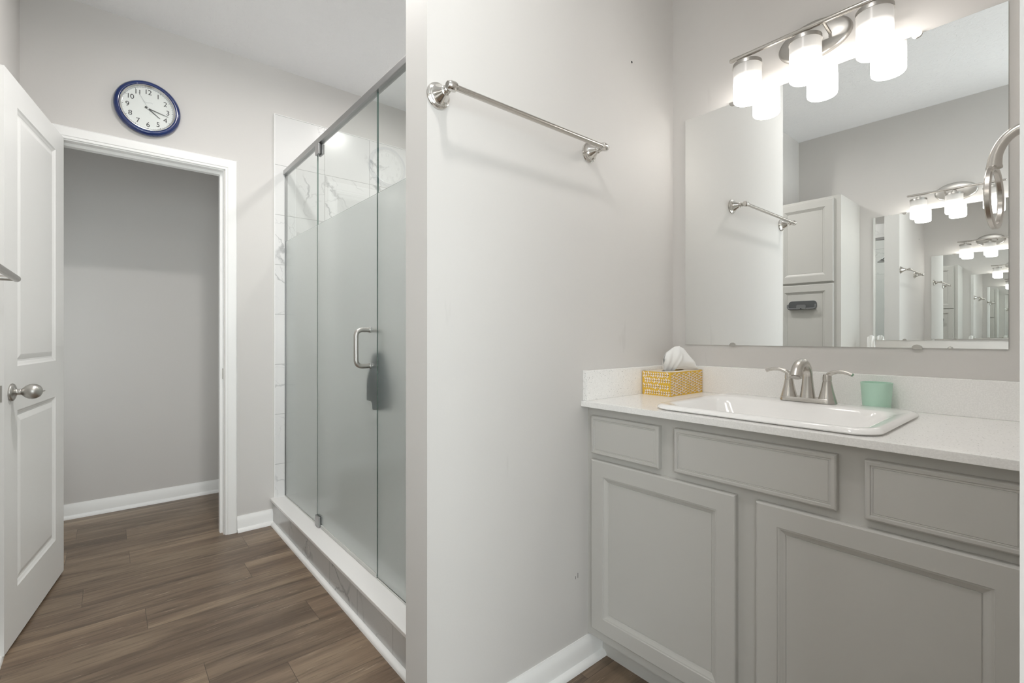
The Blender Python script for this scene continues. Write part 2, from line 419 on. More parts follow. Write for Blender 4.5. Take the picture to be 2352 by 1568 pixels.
# small room beyond the doorway
struct(MB().box(-1.0, 0.8, 3.945, 4.05, 0, CEIL).obj('wall_closet_back', 'wall'))
struct(MB().box(0.66, 0.76, 3.18, 3.945, 0, CEIL).obj('wall_closet_right', 'wall'))
w = MB(); VY0, VY1, VZ0, VZ1 = 3.36, 3.80, 0.60, 1.70
w.box(-0.98, -0.88, 3.18, VY0, 0, CEIL); w.box(-0.98, -0.88, VY1, 3.945, 0, CEIL); w.box(-0.98, -0.88, VY0, VY1, 0, VZ0); w.box(-0.98, -0.88, VY0, VY1, VZ1, CEIL)
struct(w.obj('wall_closet_left', 'wall'))
win = MB()
for a in ((VY0, VY0 + 0.04, VZ0, VZ1), (VY1 - 0.04, VY1, VZ0, VZ1), (VY0 + .04, VY1 - .04, VZ0, VZ0 + 0.04), (VY0 + .04, VY1 - .04, VZ1 - 0.04, VZ1)):
    win.box(-0.955, -0.905, a[0], a[1], a[2], a[3])
wo = struct(win.obj('fill_window_2', 'trim', bevel=0.004))  # unseen, added to brighten the back wall seen through the doorway
MB().box(-0.934, -0.928, VY0 + 0.04, VY1 - 0.04, VZ0 + 0.04, VZ1 - 0.04).obj('pane', 'glass', wo)
struct(MB().box(-0.88, -0.42, 3.10, 3.18, 0, CEIL).obj('wall_closet_front', 'wall'))

# an old nail hole and two small black scuffs on the partition
nh = MB(); nh.lathe([(0.0042, 0.0), (0.0040, 0.0012), (0.001, 0.0006)], (1.505, YT, 2.137), '-y', 12); nh.obj('nail_hole', 'seam', wp)
for x, z, h in ((1.193, 0.299, 0.010), (1.204, 0.303, 0.016)):
    sc_ = MB(); sc_.box(x - 0.0008, x + 0.0008, YT - 0.0004, YT, z - h / 2, z + h / 2); sc_.obj('scuff_mark', 'seam', wp)

# baseboards with quarter round
BP = [(0, 0), (0.030, 0), (0.0295, 0.006), (0.027, 0.012), (0.022, 0.0165), (0.015, 0.018), (0.013, 0.020), (0.013, 0.064), (0.0105, 0.069), (0.0095, 0.075), (0.005, 0.082), (0.004, 0.087), (0, 0.087)]
def base(side, p0, p1, n):
    b = MB(); sweep_profile(b, BP, p0, p1, n); return struct(b.obj('baseboard_' + side, 'trim', smooth=35))
base('far', (0.556, YF), (0.742, YF), (0, -1))
base('closet_back', (-0.88, 3.945), (0.66, 3.945), (0, -1))
base('closet_right', (0.66, 3.18), (0.66, 3.915), (-1, 0))
base('partition', (XE - 0.0, YT), (1.318, YT), (0, -1))
base('partition_end', (XE, YT - 0.03), (XE, YT + 0.115), (-1, 0))
base('near_right', (XE, -0.082), (XE, 0.0326), (-1, 0))
base('left', (XL, 1.472), (XL, YF), (1, 0))

# door casing (three mitred sides) and jamb
x0, x1, zt = -0.190, 0.498, 2.032
cp = [(0, 0), (0, 0.010), (0.006, 0.0125), (0.010, 0.0125), (0.013, 0.0155), (0.034, 0.0175), (0.046, 0.0185), (0.050, 0.0185), (0.054, 0.016), (0.0575, 0.010), (0.0575, 0)]
c = MB(); rings = []
for px, pz, dx, dz in ((x0, 0, -1, 0), (x0, zt, -1, 1), (x1, zt, 1, 1), (x1, 0, 1, 0)):
    rings.append([(px + dx * o, YF - t, pz + dz * o) for o, t in cp])
c.loft(rings)
struct(c.obj('trim_1', 'trim', smooth=30))
j = MB(); JX0, JX1, JZ = -0.180, 0.4915, 2.026
j.box(-0.1949, JX0, YF - 0.002, 3.182, 0, JZ + .008); j.box(JX1, 0.4919 + .0, YF - 0.002, 3.182, 0, JZ); j.box(JX0, JX1, YF - 0.002, 3.182, JZ, JZ + 0.0088)
j.box(JX1 - 0.012, JX1, 3.104, 3.14, 0, JZ); j.box(JX0, JX0 + 0.012, 3.104, 3.14, 0, JZ); j.box(JX0 + .012, JX1 - .012, 3.104, 3.14, JZ - 0.014, JZ)
jo = struct(j.obj('trim_2', 'trim'))
MB().box(JX1 - 0.002, JX1, 3.072, 3.098, 0.865, 0.925).obj('strike_plate', 'satin', jo, bevel=0.0015)

# ------------------------------------------------------------------ panel door, open against the left wall
def make_door():
    W, T, H = 0.70, 0.031, 2.02
    d = MB()
    # local: a along width from hinge (0) to latch (W); face at out = 0; back at -T.  x = out, y = -a
    pl = lambda a, b, o: (o, -a, b)
    pans = [(0.122, W - 0.122, 0.185, 0.825), (0.122, W - 0.122, 0.985, 1.925)]
    prof = [(0, 0), (0.006, -0.004), (0.012, -0.0065), (0.016, -0.0085), (0.022, -0.009), (0.036, -0.0045), (0.042, -0.003)]
    for face, sgn in ((0, 1), (-T, -1)):
        q = lambda a0, a1, b0, b1: d.quad([pl(a0, b0, face), pl(a1, b0, face), pl(a1, b1, face), pl(a0, b1, face)])
        a0, a1 = pans[0][0], pans[0][1]
        q(0, a0, 0, H); q(a1, W, 0, H); q(a0, a1, 0, pans[0][2]); q(a0, a1, pans[0][3], pans[1][2]); q(a0, a1, pans[1][3], H)
        for (pa0, pa1, pb0, pb1) in pans:
            rings = [[pl(pa0 + i, pb0 + i, face + sgn * o), pl(pa1 - i, pb0 + i, face + sgn * o), pl(pa1 - i, pb1 - i, face + sgn * o), pl(pa0 + i, pb1 - i, face + sgn * o)] for i, o in prof]
            d.loft(rings, True, False, True)
    e = lambda p: d.quad(p)
    e([pl(0, 0, 0), pl(0, 0, -T), pl(0, H, -T), pl(0, H, 0)]); e([pl(W, 0, 0), pl(W, 0, -T), pl(W, H, -T), pl(W, H, 0)])
    e([pl(0, 0, 0), pl(W, 0, 0), pl(W, 0, -T), pl(0, 0, -T)]); e([pl(0, H, 0), pl(W, H, 0), pl(W, H, -T), pl(0, H, -T)])
    dd = d.obj('door_1', 'door')
    me = dd.data; bm = bmesh.new(); bm.from_mesh(me); bmesh.ops.remove_doubles(bm, verts=bm.verts, dist=0.0002); bmesh.ops.recalc_face_normals(bm, faces=bm.faces); bm.to_mesh(me); bm.free()
    dd['kind'] = 'structure'
    k = MB()
    k.lathe([(0.0, 0), (0.030, 0.0), (0.0315, 0.003), (0.030, 0.007), (0.024, 0.010), (0.013, 0.013), (0.0105, 0.018), (0.0115, 0.024), (0.0105, 0.027), (0.014, 0.031), (0.021, 0.038), (0.0262, 0.048), (0.0272, 0.056), (0.0255, 0.066), (0.019, 0.076), (0.010, 0.081), (0.004, 0.082), (0.0, 0.082)], (0.0, -(W - 0.060), 0.896), 'x', 40)
    ko = k.obj('door_knob', 'satin', dd, smooth=50)
    t = MB(); t.tube([(0.081, -(W - 0.060), 0.896), (0.086, -(W - 0.060), 0.896), (0.089, -(W - 0.0605), 0.8975)], [0.0022, 0.0018, 0.001], 8); t.obj('privacy_pin', 'satin', ko, smooth=40)
    lp = MB(); lp.box(-0.026, -0.005, -W - 0.0012, -W + 0.001, 0.868, 0.925); lp.obj('latch_plate', 'satin', dd)
    for hz in (0.25, 1.05, 1.82):
        hb = MB(); hb.lathe([(0.0055, -0.045), (0.0055, 0.045)], (-T - 0.003, 0.004, hz), 'z', 14); hb.obj('hinge', 'satin', dd, smooth=40)
    dd.location = (-0.158, 3.058, 0.012)
    dd.rotation_euler = (0, 0, -math.atan2(0.113, 0.69))
make_door()

# ------------------------------------------------------------------ wall clock
def make_clock():
    t = thing('wall_clock', 'round navy rimmed wall clock with white dial above the doorway', 'clock', (0.1555, YF, 2.261))
    # local: -y is out of the wall
    b = MB(); b.lathe([(0.10, 0), (0.128, 0.0), (0.134, 0.004), (0.137, 0.012), (0.1365, 0.022), (0.131, 0.031), (0.124, 0.035), (0.1175, 0.034), (0.114, 0.030), (0.114, 0.020), (0.10, 0.018)], axis='-y', n=72, cap0=False, cap1=False)
    b.obj('rim', 'navy', t, smooth=40)
    s = MB(); s.lathe([(0.1140, 0.030), (0.1135, 0.0335), (0.110, 0.0345), (0.106, 0.031), (0.104, 0.024), (0.104, 0.018)], axis='-y', n=72, cap0=False, cap1=False)
    s.obj('inner_ring', 'silver', t, smooth=40)
    d = MB(); d.lathe([(0.1135, 0.0), (0.1135, 0.0185)], axis='-y', n=72); dial = d.obj('dial', 'dial', t, smooth=30)
    R = 0.082
    zoff = 0.0190
    for n in range(1, 13):
        a = PI / 2 - 2 * PI * n / 12
        cu = bpy.data.curves.new('numeral', 'FONT'); cu.body = str(n); cu.size = 0.034; cu.align_x = 'CENTER'; cu.align_y = 'CENTER'; cu.space_character = 0.9
        cu.extrude = 0.0001
        tmp = bpy.data.objects.new('tmp_numeral', cu); COL.objects.link(tmp)
        bpy.context.view_layer.update()
        me = bpy.data.meshes.new_from_object(tmp.evaluated_get(bpy.context.evaluated_depsgraph_get()))
        bpy.data.objects.remove(tmp)
        me.materials.clear(); me.materials.append(M['ink'])
        o = bpy.data.objects.new('numeral', me); COL.objects.link(o); o.parent = dial
        o.rotation_euler = (PI / 2, 0, 0); o.location = (R * math.cos(a), -zoff, R * math.sin(a))
    mt = MB()
    for k in range(60):
        a = 2 * PI * k / 60; r = 0.0017 if k % 5 == 0 else 0.0008
        mt.lathe([(r, 0.0184), (r, 0.0190)], (0.1005 * math.cos(a), 0, 0.1005 * math.sin(a)), '-y', 8)
    mt.obj('minute_track', 'ink', dial)
    # faint illegible script mark below the twelve and a small emblem ring
    sc = MB(); pts = []
    for k in range(60):
        u = k / 59
        pts.append((-0.020 + 0.040 * u, -0.0189, 0.030 + 0.0022 * math.sin(u * 46) * (1.3 - 0.6 * u) + 0.002 * math.sin(u * 9 + 1)))
    sc.tube(pts, 0.00035, 5)
    sc.obj('script_mark', 'inkgrey', dial)
    e = MB(); e.tube([(0.012 + 0.006 * math.cos(2 * PI * k / 24), -0.0188, -0.018 + 0.006 * math.sin(2 * PI * k / 24)) for k in range(25)], 0.0003, 5)
    e.obj('emblem', 'inkgrey', dial)
    def hand(name, ang, l, back, w0, w1, y, m):
        h = MB(); dx, dz = math.sin(ang), math.cos(ang); px, pz = dz, -dx
        q = lambda s, ww, yy: (dx * s + px * ww, yy, dz * s + pz * ww)
        r0 = [q(-back, w0, y), q(-back, -w0, y), q(l, -w1, y), q(l, w1, y)]
        r1 = [(p[0], y - 0.0008, p[2]) for p in r0]
        h.loft([r0, r1]); return h.obj(name, m, t)
    hand('hour_hand', math.radians(30 * 4.27), 0.062, 0.014, 0.0030, 0.0012, -0.0205, 'hand')
    hand('minute_hand', math.radians(6 * 17.3), 0.086, 0.014, 0.0026, 0.0010, -0.0218, 'hand')
    hand('second_hand', math.radians(6 * 55.3), 0.080, 0.012, 0.0006, 0.0004, -0.0230, 'inkgrey')
    h = MB(); h.lathe([(0.004, 0.019), (0.004, 0.0245), (0.002, 0.0255)], axis='-y', n=16); h.obj('hub', 'silver', t, smooth=40)
    g = MB(); g.lathe([(0.1095, 0.0325), (0.08, 0.0326), (0.04, 0.0327), (0.001, 0.0327)], axis='-y', n=48, cap0=False); g.obj('lens', 'glass', t, smooth=40)
make_clock()

# ------------------------------------------------------------------ shower
XG = 0.8115; YP = YT + 0.115
struct(MB().box(0.86, XV, YP, YF, 0, 0.045).obj('floor_shower', 'tile_floor'))
def tile(name, b, m):
    return struct(b.obj(name, m))
TZ = 2.416
tile('wall_tile_far', MB().box(0.752, XV, YF - 0.010, YF, 0.1515, TZ), 'tile_x')
tile('wall_tile_near', MB().box(0.752, XV, YP, YP + 0.010, 0.1515, TZ), 'tile_x')
tile('wall_tile_side', MB().box(XV - 0.010, XV, YP + 0.01, YF - 0.01, 0.045, TZ), 'tile_y')
b = MB(); b.box(0.7485, 0.752, YF - 0.0125, YF, 0.1515, TZ + 0.003); b.box(0.752, XV - 0.012, YF - 0.0125, YF, TZ, TZ + 0.003)
struct(b.obj('trim_3', 'trim'))
cb = thing('shower_curb', 'low marble tiled shower curb with white cap beside the dark floor', 'curb', (0, 0, 0))
MB().box(0.742, 0.858, YP, YF, 0.0, 0.1375).obj('tile_face', 'tile_curb', cb)
MB().box(0.7276, 0.866, YP + .0, YF, 0.1375, 0.1515).obj('cap', 'curb_cap', cb, bevel=0.002)
q = MB(); sweep_profile(q, [(0, 0), (0.018, 0), (0.0172, 0.007), (0.014, 0.013), (0.008, 0.017), (0, 0.018)], (0.742, YP), (0.742, YF - 0.031), (-1, 0)); q.obj('shoe_molding', 'trim', cb, smooth=40)

FZ = 1.668; ZB = 0.156; ZT = 2.066
def pane(parent, y0, y1):
    MB().box(XG - 0.003, XG + 0.003, y0, y1, FZ, ZT).obj('clear_pane', 'glass', parent)
    f = MB().box(XG - 0.003, XG + 0.003, y0, y1, ZB, FZ); f.mi[5] = 1; f.obj('frosted_pane', ['etched_out', 'frost'], parent)
Y1, Y2 = 2.481, 1.776
g1 = thing('shower_glass_panel', 'narrow fixed glass shower panel beside the tiled wall edge', 'glass panel', (0, 0, 0), group='fixed shower glass panels')
pane(g1, Y1 + 0.0012, YF - 0.014)
MB().box(XG - 0.006, XG + 0.010, YF - 0.014, YF - 0.010, ZB, ZT).obj('wall_channel', 'rail', g1)
b = MB(); b.box(XG - 0.0032, XG + 0.0032, Y1 + 0.0006, Y1 + 0.0013, ZB, ZT); b.obj('edge', 'glass_edge', g1)
b = MB(); b.box(XG - 0.006, XG + 0.006, Y1 + 0.003, YF - 0.014, 0.1515, ZB); b.obj('sealant', 'grout', g1)
g2 = thing('shower_glass_panel', 'fixed glass shower panel running behind the wall end, right of the handle', 'glass panel', (0, 0, 0), group='fixed shower glass panels')
pane(g2, YP + 0.012, Y2 - 0.0015)
b = MB(); b.box(XG - 0.0032, XG + 0.0032, Y2 - 0.0016, Y2 - 0.0008, ZB, ZT); b.obj('edge', 'glass_edge', g2)
b = MB(); b.box(XG - 0.006, XG + 0.006, YP + 0.012, Y2 - 0.003, 0.1515, ZB); b.obj('sealant', 'grout', g2)
dr = thing('shower_door', 'hinged shower door of half frosted glass with metal pull handle', 'shower door', (0, 0, 0))
pane(dr, Y2 + 0.0020, Y1 - 0.0012)
b = MB(); b.box(XG - 0.0032, XG + 0.0032, Y2 + 0.0012, Y2 + 0.0021, ZB + .006, ZT); b.obj('edge', 'glass_edge', dr)
b = MB(); b.box(XG - 0.0032, XG + 0.0032, Y1 - 0.0013, Y1 - 0.0006, ZB + .006, ZT); b.obj('edge', 'glass_edge', dr)
b = MB(); b.box(XG - 0.006, XG + 0.004, Y2 + 0.003, Y1 - 0.06, ZB - 0.003, ZB + 0.012); b.obj('sweep_seal', 'grout', dr)
for z0, z1 in ((ZT - 0.052, ZT - 0.001), (ZB - 0.002, ZB + 0.050)):
    for sx in (-1, 1):
        h = MB(); xa, xb = sorted((XG + sx * 0.004, XG + sx * 0.015)); h.box(xa, xb, Y1 - 0.054, Y1 - 0.0012, z0, z1)
        h.obj('pivot_hinge', 'rail', dr, bevel=0.0025)
def pull(sx):
    hy = 1.841; z0, z1 = 0.986, 1.131; r = 0.0095; out = 0.062; cr = 0.024
    pts = [(XG + sx * 0.004, hy, z1)]
    for k in range(9):
        a = PI / 2 * k / 8
        pts.append((XG + sx * (out - cr + cr * math.sin(a)), hy, z1 - cr + cr * math.cos(a)))
    for k in range(9):
        a = PI / 2 * k / 8
        pts.append((XG + sx * (out - cr + cr * math.cos(a)), hy, z0 + cr - cr * math.sin(a)))
    pts.append((XG + sx * 0.004, hy, z0))
    m = MB(); m.tube(pts, r, 18); return m
ph = pull(-1).obj('pull_handle', 'satin', dr, smooth=50)
pull(1).obj('pull_handle', 'satin', dr, smooth=50)
for z in (0.986, 1.131):
    w_ = MB(); w_.lathe([(0.0125, 0.004), (0.0125, 0.008)], (XG, 1.841, z), '-x', 20); w_.obj('washer', 'chrome', ph, smooth=40)
hr = MB(); hr.box(XG - 0.014, XG + 0.014, YP + 0.010, YF - 0.010, ZT, ZT + 0.028)
tag(hr.obj('shower_header_rail', 'rail', bevel=0.003), 'long brushed metal header rail running above the shower glass', 'rail')

# teal washcloth over the inner handle
def washcloth():
    m = MB(); rings = []
    hy = 1.841; xc = XG + 0.036
    NT, NS = 40, 26
    random.seed(4)
    for i in range(NT + 1):
        u = i / NT              # across
        row = []
        for k in range(NS + 1):
            v = k / NS          # down from the fold
            z = 1.035 - 0.20 * v - (0.012 if u > 0.55 else -0.004) * v * 2
            spread = 0.024 + 0.052 * min(1, v * 1.7)
            a = 2 * PI * u
            x = xc + 0.015 + spread * 0.75 * math.cos(a) + 0.005 * math.sin(5 * a + 4 * v)
            y = hy + 0.0 + spread * 0.85 * math.sin(a) + 0.007 * math.sin(3 * a + 2 * v + 1)
            if v == 0: x = xc + 0.01 + 0.4 * (x - xc - 0.01); y = hy + 0.5 * (y - hy); z += 0.004 + 0.006 * math.cos(a)
            x = max(x, XG + 0.0062)
            row.append((x, y + 0.008, z))
        rings.append(row)
    rings = rings[:-1]
    cols = [[rings[i][k] for i in range(NT)] for k in range(NS + 1)]
    m.loft(cols, True, True, False)
    o = m.obj('washcloth', 'cloth', smooth=60)
    s = o.modifiers.new('thick', 'SOLIDIFY'); s.thickness = 0.003; s.offset = 1
    tag(o, 'dark teal washcloth hanging behind the frosted shower door at its handle', 'washcloth')
washcloth()
# shower head on the near tiled wall
sh = thing('hand_shower', 'dark metal hand shower with hose, inside the shower behind the glass', 'hand shower', (1.33, YP + 0.010, 1.99))
a = MB(); a.lathe([(0.028, 0), (0.028, 0.004), (0.012, 0.010)], axis='y', n=24); a.obj('wall_flange', 'rail', sh, smooth=40)
a = MB(); a.tube([(0, 0.0, 0), (0, 0.06, 0.005), (0, 0.11, -0.01), (0, 0.15, -0.045)], 0.009, 12); a.obj('arm', 'rail', sh, smooth=50)
a = MB(); a.lathe([(0.008, 0.0), (0.018, -0.012), (0.040, -0.024), (0.044, -0.032), (0.042, -0.036), (0.001, -0.036)], (0, 0.155, -0.045), 'z', 28); ho = a.obj('spray_head', 'rail', sh, smooth=45)
a = MB(); a.tube([(0.0, 0.13, -0.075), (0.03, 0.10, -0.13), (0.06, 0.07, -0.21)], [0.011, 0.010, 0.009], 12); a.obj('wand', 'rail', sh, smooth=50)
a = MB(); a.tube([(0.06, 0.07, -0.21), (0.065, 0.05, -0.5), (0.05, 0.04, -0.8), (0.0, 0.04, -0.95), (-0.05, 0.035, -0.8), (-0.05, 0.02, -0.4), (-0.01, 0.02, -0.03)], 0.006, 10); a.obj('hose', 'rail', sh, smooth=50)
# recessed shower light
def can_light(label, x, y, e):
    t = thing('recessed_light', label, 'ceiling light', (x, y, CEIL))
    a = MB(); a.lathe([(0.062, -0.001), (0.085, -0.001), (0.085, -0.006), (0.062, -0.010)], n=40, cap0=False, cap1=False); a.obj('trim_ring', 'trim', t, smooth=40)
    a = MB(); a.lathe([(0.062, -0.004), (0.001, -0.004)], n=40, cap0=False, cap1=True); a.obj('lens', lamp_glow('can_lens', (1, 0.972, 0.945, 1), e), t)
can_light('round recessed light in the ceiling over the shower', 1.376, 2.30, P_SHOWER)
can_light('added unseen fill light in the ceiling over the walkway by the white door', 0.44, 1.88, P_WALK_FILL)  # added out of view to brighten the white door and far wall
can_light('added unseen fill light in the ceiling between the two vanities', 0.45, 0.52, P_AISLE_FILL)  # added out of view to fill the vanity alcove and cabinet fronts

# ------------------------------------------------------------------ vanity (local: wall at x = 0, front towards -x, y centred)
CZ = 0.888
DPROF = [(0, 0), (0, 0.0145), (0.0015, 0.0175), (0.004, 0.019), (0.050, 0.019), (0.0515, 0.0165), (0.055, 0.0160), (0.057, 0.0145), (0.062, 0.0115), (0.066, 0.0098), (0.0675, 0.0080), (0.0685, 0.0095)]
RPROF = [(0, 0), (0, 0.0145), (0.0015, 0.0175), (0.004, 0.019), (0.010, 0.019), (0.0110, 0.0165), (0.0125, 0.0165), (0.0145, 0.0172), (0.0155, 0.0160), (0.017, 0.0172)]
def make_vanity(label):
    t = thing('vanity_cabinet', label, 'vanity', (0, 0, 0), group=None)
    h = 0.5235; xf = -(XV - 1.2557)      # face frame plane
    b = MB(); b.box(xf, xf + 0.019, -h, h, 0.092, CZ - 0.019); b.box(xf + 0.019, -0.002, -h, -h + 0.016, 0.092, CZ - 0.019); b.box(xf + 0.019, -0.002, h - 0.016, h, 0.092, CZ - 0.019)
    b.box(xf + 0.019, -0.002, -h + 0.016, h - 0.016, 0.092, 0.108); b.box(-0.012, -0.002, -h + 0.016, h - 0.016, 0.108, CZ - 0.019); b.obj('carcass', 'vanity', t)
    b = MB(); b.box(-(XV - 1.318), -(XV - 1.33), -h, h, 0.0, 0.092); b.obj('toe_kick', 'vanity', t)
    place = lambda a, z, o: (xf - o, a, z)
    c0 = 0.5563
    for nm, y0, y1, z0, z1, pr in (('drawer_front', 0.794, 1.052, 0.714, 0.840, RPROF), ('false_front', 0.3445, 0.745, 0.716, 0.842, RPROF), ('drawer_front', 0.050, 0.293, 0.714, 0.842, RPROF),
                                   ('cabinet_door', 0.569, 1.052, 0.128, 0.694, DPROF), ('cabinet_door', 0.045, 0.518, 0.128, 0.694, DPROF)):
        m = MB(); panel_front(m, y0 - c0, y1 - c0, z0, z1, pr, place); m.obj(nm, 'vanity', t)
    return t
van = make_vanity('grey painted vanity cabinet under the counter with the mint cup')
van.location = (XV, 0.5563, 0)
van2 = copy_tree(van); van2.location = (XO, 0.5308, 0); van2.rotation_euler = (0, 0, PI)
van2['label'] = 'second grey vanity cabinet against the opposite wall, next to the tall linen cabinet'

def make_counter(label):
    t = thing('countertop', label, 'countertop', (0, 0, 0))
    h = 0.5236; xf = -0.5712
    # slab with a real cut-out for the basin
    o0 = [(xf, -h), (-0.0005, -h), (-0.0005, h), (xf, h)]
    cx0, cx1, cy0, cy1 = -0.52, -0.115, -0.25, 0.237
    i0 = [(cx0, cy0), (cx1, cy0), (cx1, cy1), (cx0, cy1)]
    z0, z1 = CZ - 0.0185, CZ
    b = MB()
    for k in range(4):
        l = (k + 1) % 4
        b.quad([(*o0[k], z1), (*o0[l], z1), (*i0[l], z1), (*i0[k], z1)]); b.quad([(*o0[k], z0), (*o0[l], z0), (*i0[l], z0), (*i0[k], z0)])
        b.quad([(*o0[k], z0), (*o0[l], z0), (*o0[l], z1), (*o0[k], z1)]); b.quad([(*i0[k], z0), (*i0[l], z0), (*i0[l], z1), (*i0[k], z1)])
    so = b.obj('slab', 'quartz', t)
    bm = bmesh.new(); bm.from_mesh(so.data); bmesh.ops.remove_doubles(bm, verts=bm.verts, dist=0.0002); bmesh.ops.recalc_face_normals(bm, faces=bm.faces); bm.to_mesh(so.data); bm.free()
    bv = so.modifiers.new('bevel', 'BEVEL'); bv.width = 0.002; bv.segments = 2; bv.limit_method = 'ANGLE'
    MB().box(-0.0195, -0.0005, -h, h, CZ, 0.9895).obj('backsplash', 'quartz', t, bevel=0.0015)
    MB().box(xf + 0.010, -0.0195, h - 0.0185, h, CZ, 0.9895).obj('side_splash', 'quartz', t, bevel=0.0015)
    return t
ct = make_counter('white speckled quartz countertop with backsplash below the large mirror')
ct.location = (XV, 0.5563, 0)
ct2 = copy_tree(ct); ct2.location = (XO, 0.5308, 0); ct2.rotation_euler = (0, 0, PI)
for ch in ct2.children:
    if ch.name.startswith('side_splash'): ch.location = (0, -2 * 0.5236 + 0.0185, 0)
ct2['label'] = 'second speckled quartz countertop on the opposite wall'

def make_sink(label):
    t = thing('sink', label, 'sink', (0, 0, CZ))
    m = MB(); n = 10
    X0 = -(XV - 1.4735)
    R = lambda cx, hx, hy, r, z: rrect(cx, 0, hx, hy, r, z, n)
    rings = [R(X0, 0.212, 0.262, 0.050, 0.0003), R(X0, 0.214, 0.264, 0.050, 0.0024), R(X0, 0.2265, 0.277, 0.055, 0.0028), R(X0, 0.229, 0.2795, 0.056, 0.006), R(X0, 0.227, 0.2775, 0.056, 0.0105), R(X0, 0.221, 0.272, 0.054, 0.0145), R(X0, 0.212, 0.264, 0.052, 0.0160),
             R(X0 - 0.026, 0.172, 0.250, 0.050, 0.0135), R(X0 - 0.026, 0.165, 0.243, 0.048, 0.0115), R(X0 - 0.027, 0.158, 0.236, 0.050, 0.006), R(X0 - 0.029, 0.149, 0.227, 0.055, -0.006),
             R(X0 - 0.033, 0.136, 0.214, 0.060, -0.026), R(X0 - 0.040, 0.117, 0.192, 0.066, -0.052), R(X0 - 0.045, 0.096, 0.165, 0.070, -0.076), R(X0 - 0.045, 0.065, 0.11, 0.055, -0.092), R(X0 - 0.045, 0.028, 0.032, 0.026, -0.097)]
    m.loft(rings, True, False, True)
    o = m.obj('basin', 'porcelain', t, smooth=60)
    d = MB(); d.lathe([(0.001, -0.090), (0.018, -0.0905), (0.022, -0.092), (0.023, -0.096)], (X0 - 0.045, 0, 0), 'z', 24); d.obj('drain', 'nickel', t, smooth=50)
    return t
sk = make_sink('white rectangular drop-in sink under the faucet beside the mint cup'); sk.location = (XV, 0.549, CZ)
sk2 = copy_tree(sk); sk2.location = (XO, 0.524, CZ); sk2.rotation_euler = (0, 0, PI)
sk2['label'] = 'second white drop-in sink in the opposite counter'

def make_faucet(label):
    t = thing('faucet', label, 'faucet', (0, 0, 0))   # origin: on sink deck, spout axis
    b = MB()
    def stad(hx, hy, z): return rrect(0, 0, hx, hy, min(hx, hy) - 0.0005, z, 8)
    b.loft([stad(0.027, 0.079, 0), stad(0.0268, 0.0788, 0.003), stad(0.0255, 0.0770, 0.0115), stad(0.0245, 0.0760, 0.0130)])
    b.obj('base_plate', 'nickel', t, smooth=35)
    s = MB(); pts = [(0, 0, 0.011), (0, 0, 0.03), (0, 0, 0.055), (0.0, 0, 0.076)]; rr = [0.0215, 0.0190, 0.0160, 0.0142]
    for k in range(1, 15):
        a = math.radians(154) * k / 14
        pts.append((-0.048 + 0.048 * math.cos(a), 0, 0.076 + 0.044 * math.sin(a))); rr.append(0.0140 + 0.0022 * (k / 14) ** 2)
    a = math.radians(154); tx, tz = -math.sin(a), math.cos(a)
    pts.append((pts[-1][0] + 0.016 * tx, 0, pts[-1][2] + 0.016 * tz)); rr.append(0.0172)
    s.tube(pts, rr, 28); s.obj('spout', 'nickel', t, smooth=45)
    ar = MB(); e = Vector(pts[-1]); dirv = Vector((tx, 0, tz)); ar.tube([e, e + dirv * 0.003], 0.0125, 20); ar.obj('aerator', 'satin', t, smooth=45)
    lr = MB(); lr.tube([(0.020, 0, 0.055), (0.021, 0, 0.085)], 0.0022, 10); lr.lathe([(0.0022, 0.083), (0.0042, 0.085), (0.0042, 0.090), (0.001, 0.092)], (0.021, 0, 0), 'z', 14); lr.obj('lift_rod', 'nickel', t, smooth=45)
    for sg in (1, -1):
        h = MB(); y = sg * 0.053
        h.lathe([(0.0235, 0.011), (0.0215, 0.020), (0.0170, 0.038), (0.0132, 0.058), (0.0120, 0.0655), (0.0108, 0.0658), (0.0108, 0.0672), (0.0122, 0.0675), (0.0120, 0.078), (0.0105, 0.086), (0.001, 0.088)], (0, y, 0), 'z', 28)
        ho = h.obj('handle', 'nickel', t, smooth=35)
        l = MB(); P_ = [(0, y - sg * 0.004, 0.076), (0, y + sg * 0.004, 0.086), (-0.001, y + sg * 0.014, 0.0925), (-0.002, y + sg * 0.028, 0.0965), (-0.004, y + sg * 0.043, 0.0965), (-0.006, y + sg * 0.057, 0.0930), (-0.008, y + sg * 0.0665, 0.0890)]
        l.tube(P_, [0.0085, 0.0098, 0.0092, 0.0082, 0.0076, 0.0074, 0.0070], 18, flat=(0.95, 0.72)); l.obj('lever', 'nickel', ho, smooth=50)
    return t
fc = make_faucet('brushed nickel two-handle faucet on the white sink, in front of the backsplash'); fc.location = (1.662, 0.539, CZ + 0.0155)
fc2 = copy_tree(fc); fc2.location = (XO + 0.128, 0.524, CZ + 0.0155); fc2.rotation_euler = (0, 0, PI)
fc2['label'] = 'second brushed nickel faucet on the opposite counter, seen in the mirror'

c = MB(); c.lathe([(0.001, 0.0), (0.030, 0.0), (0.0325, 0.0015), (0.0335, 0.006), (0.0388, 0.0805), (0.0390, 0.0815), (0.0375, 0.0822), (0.0362, 0.0815), (0.0355, 0.076), (0.0310, 0.006), (0.028, 0.003), (0.001, 0.003)], n=56)
co_ = tag(c.obj('tumbler', 'cup', smooth=50), 'mint green plastic tumbler on the counter right of the faucet', 'cup'); co_.location = (1.728, 0.379, CZ)

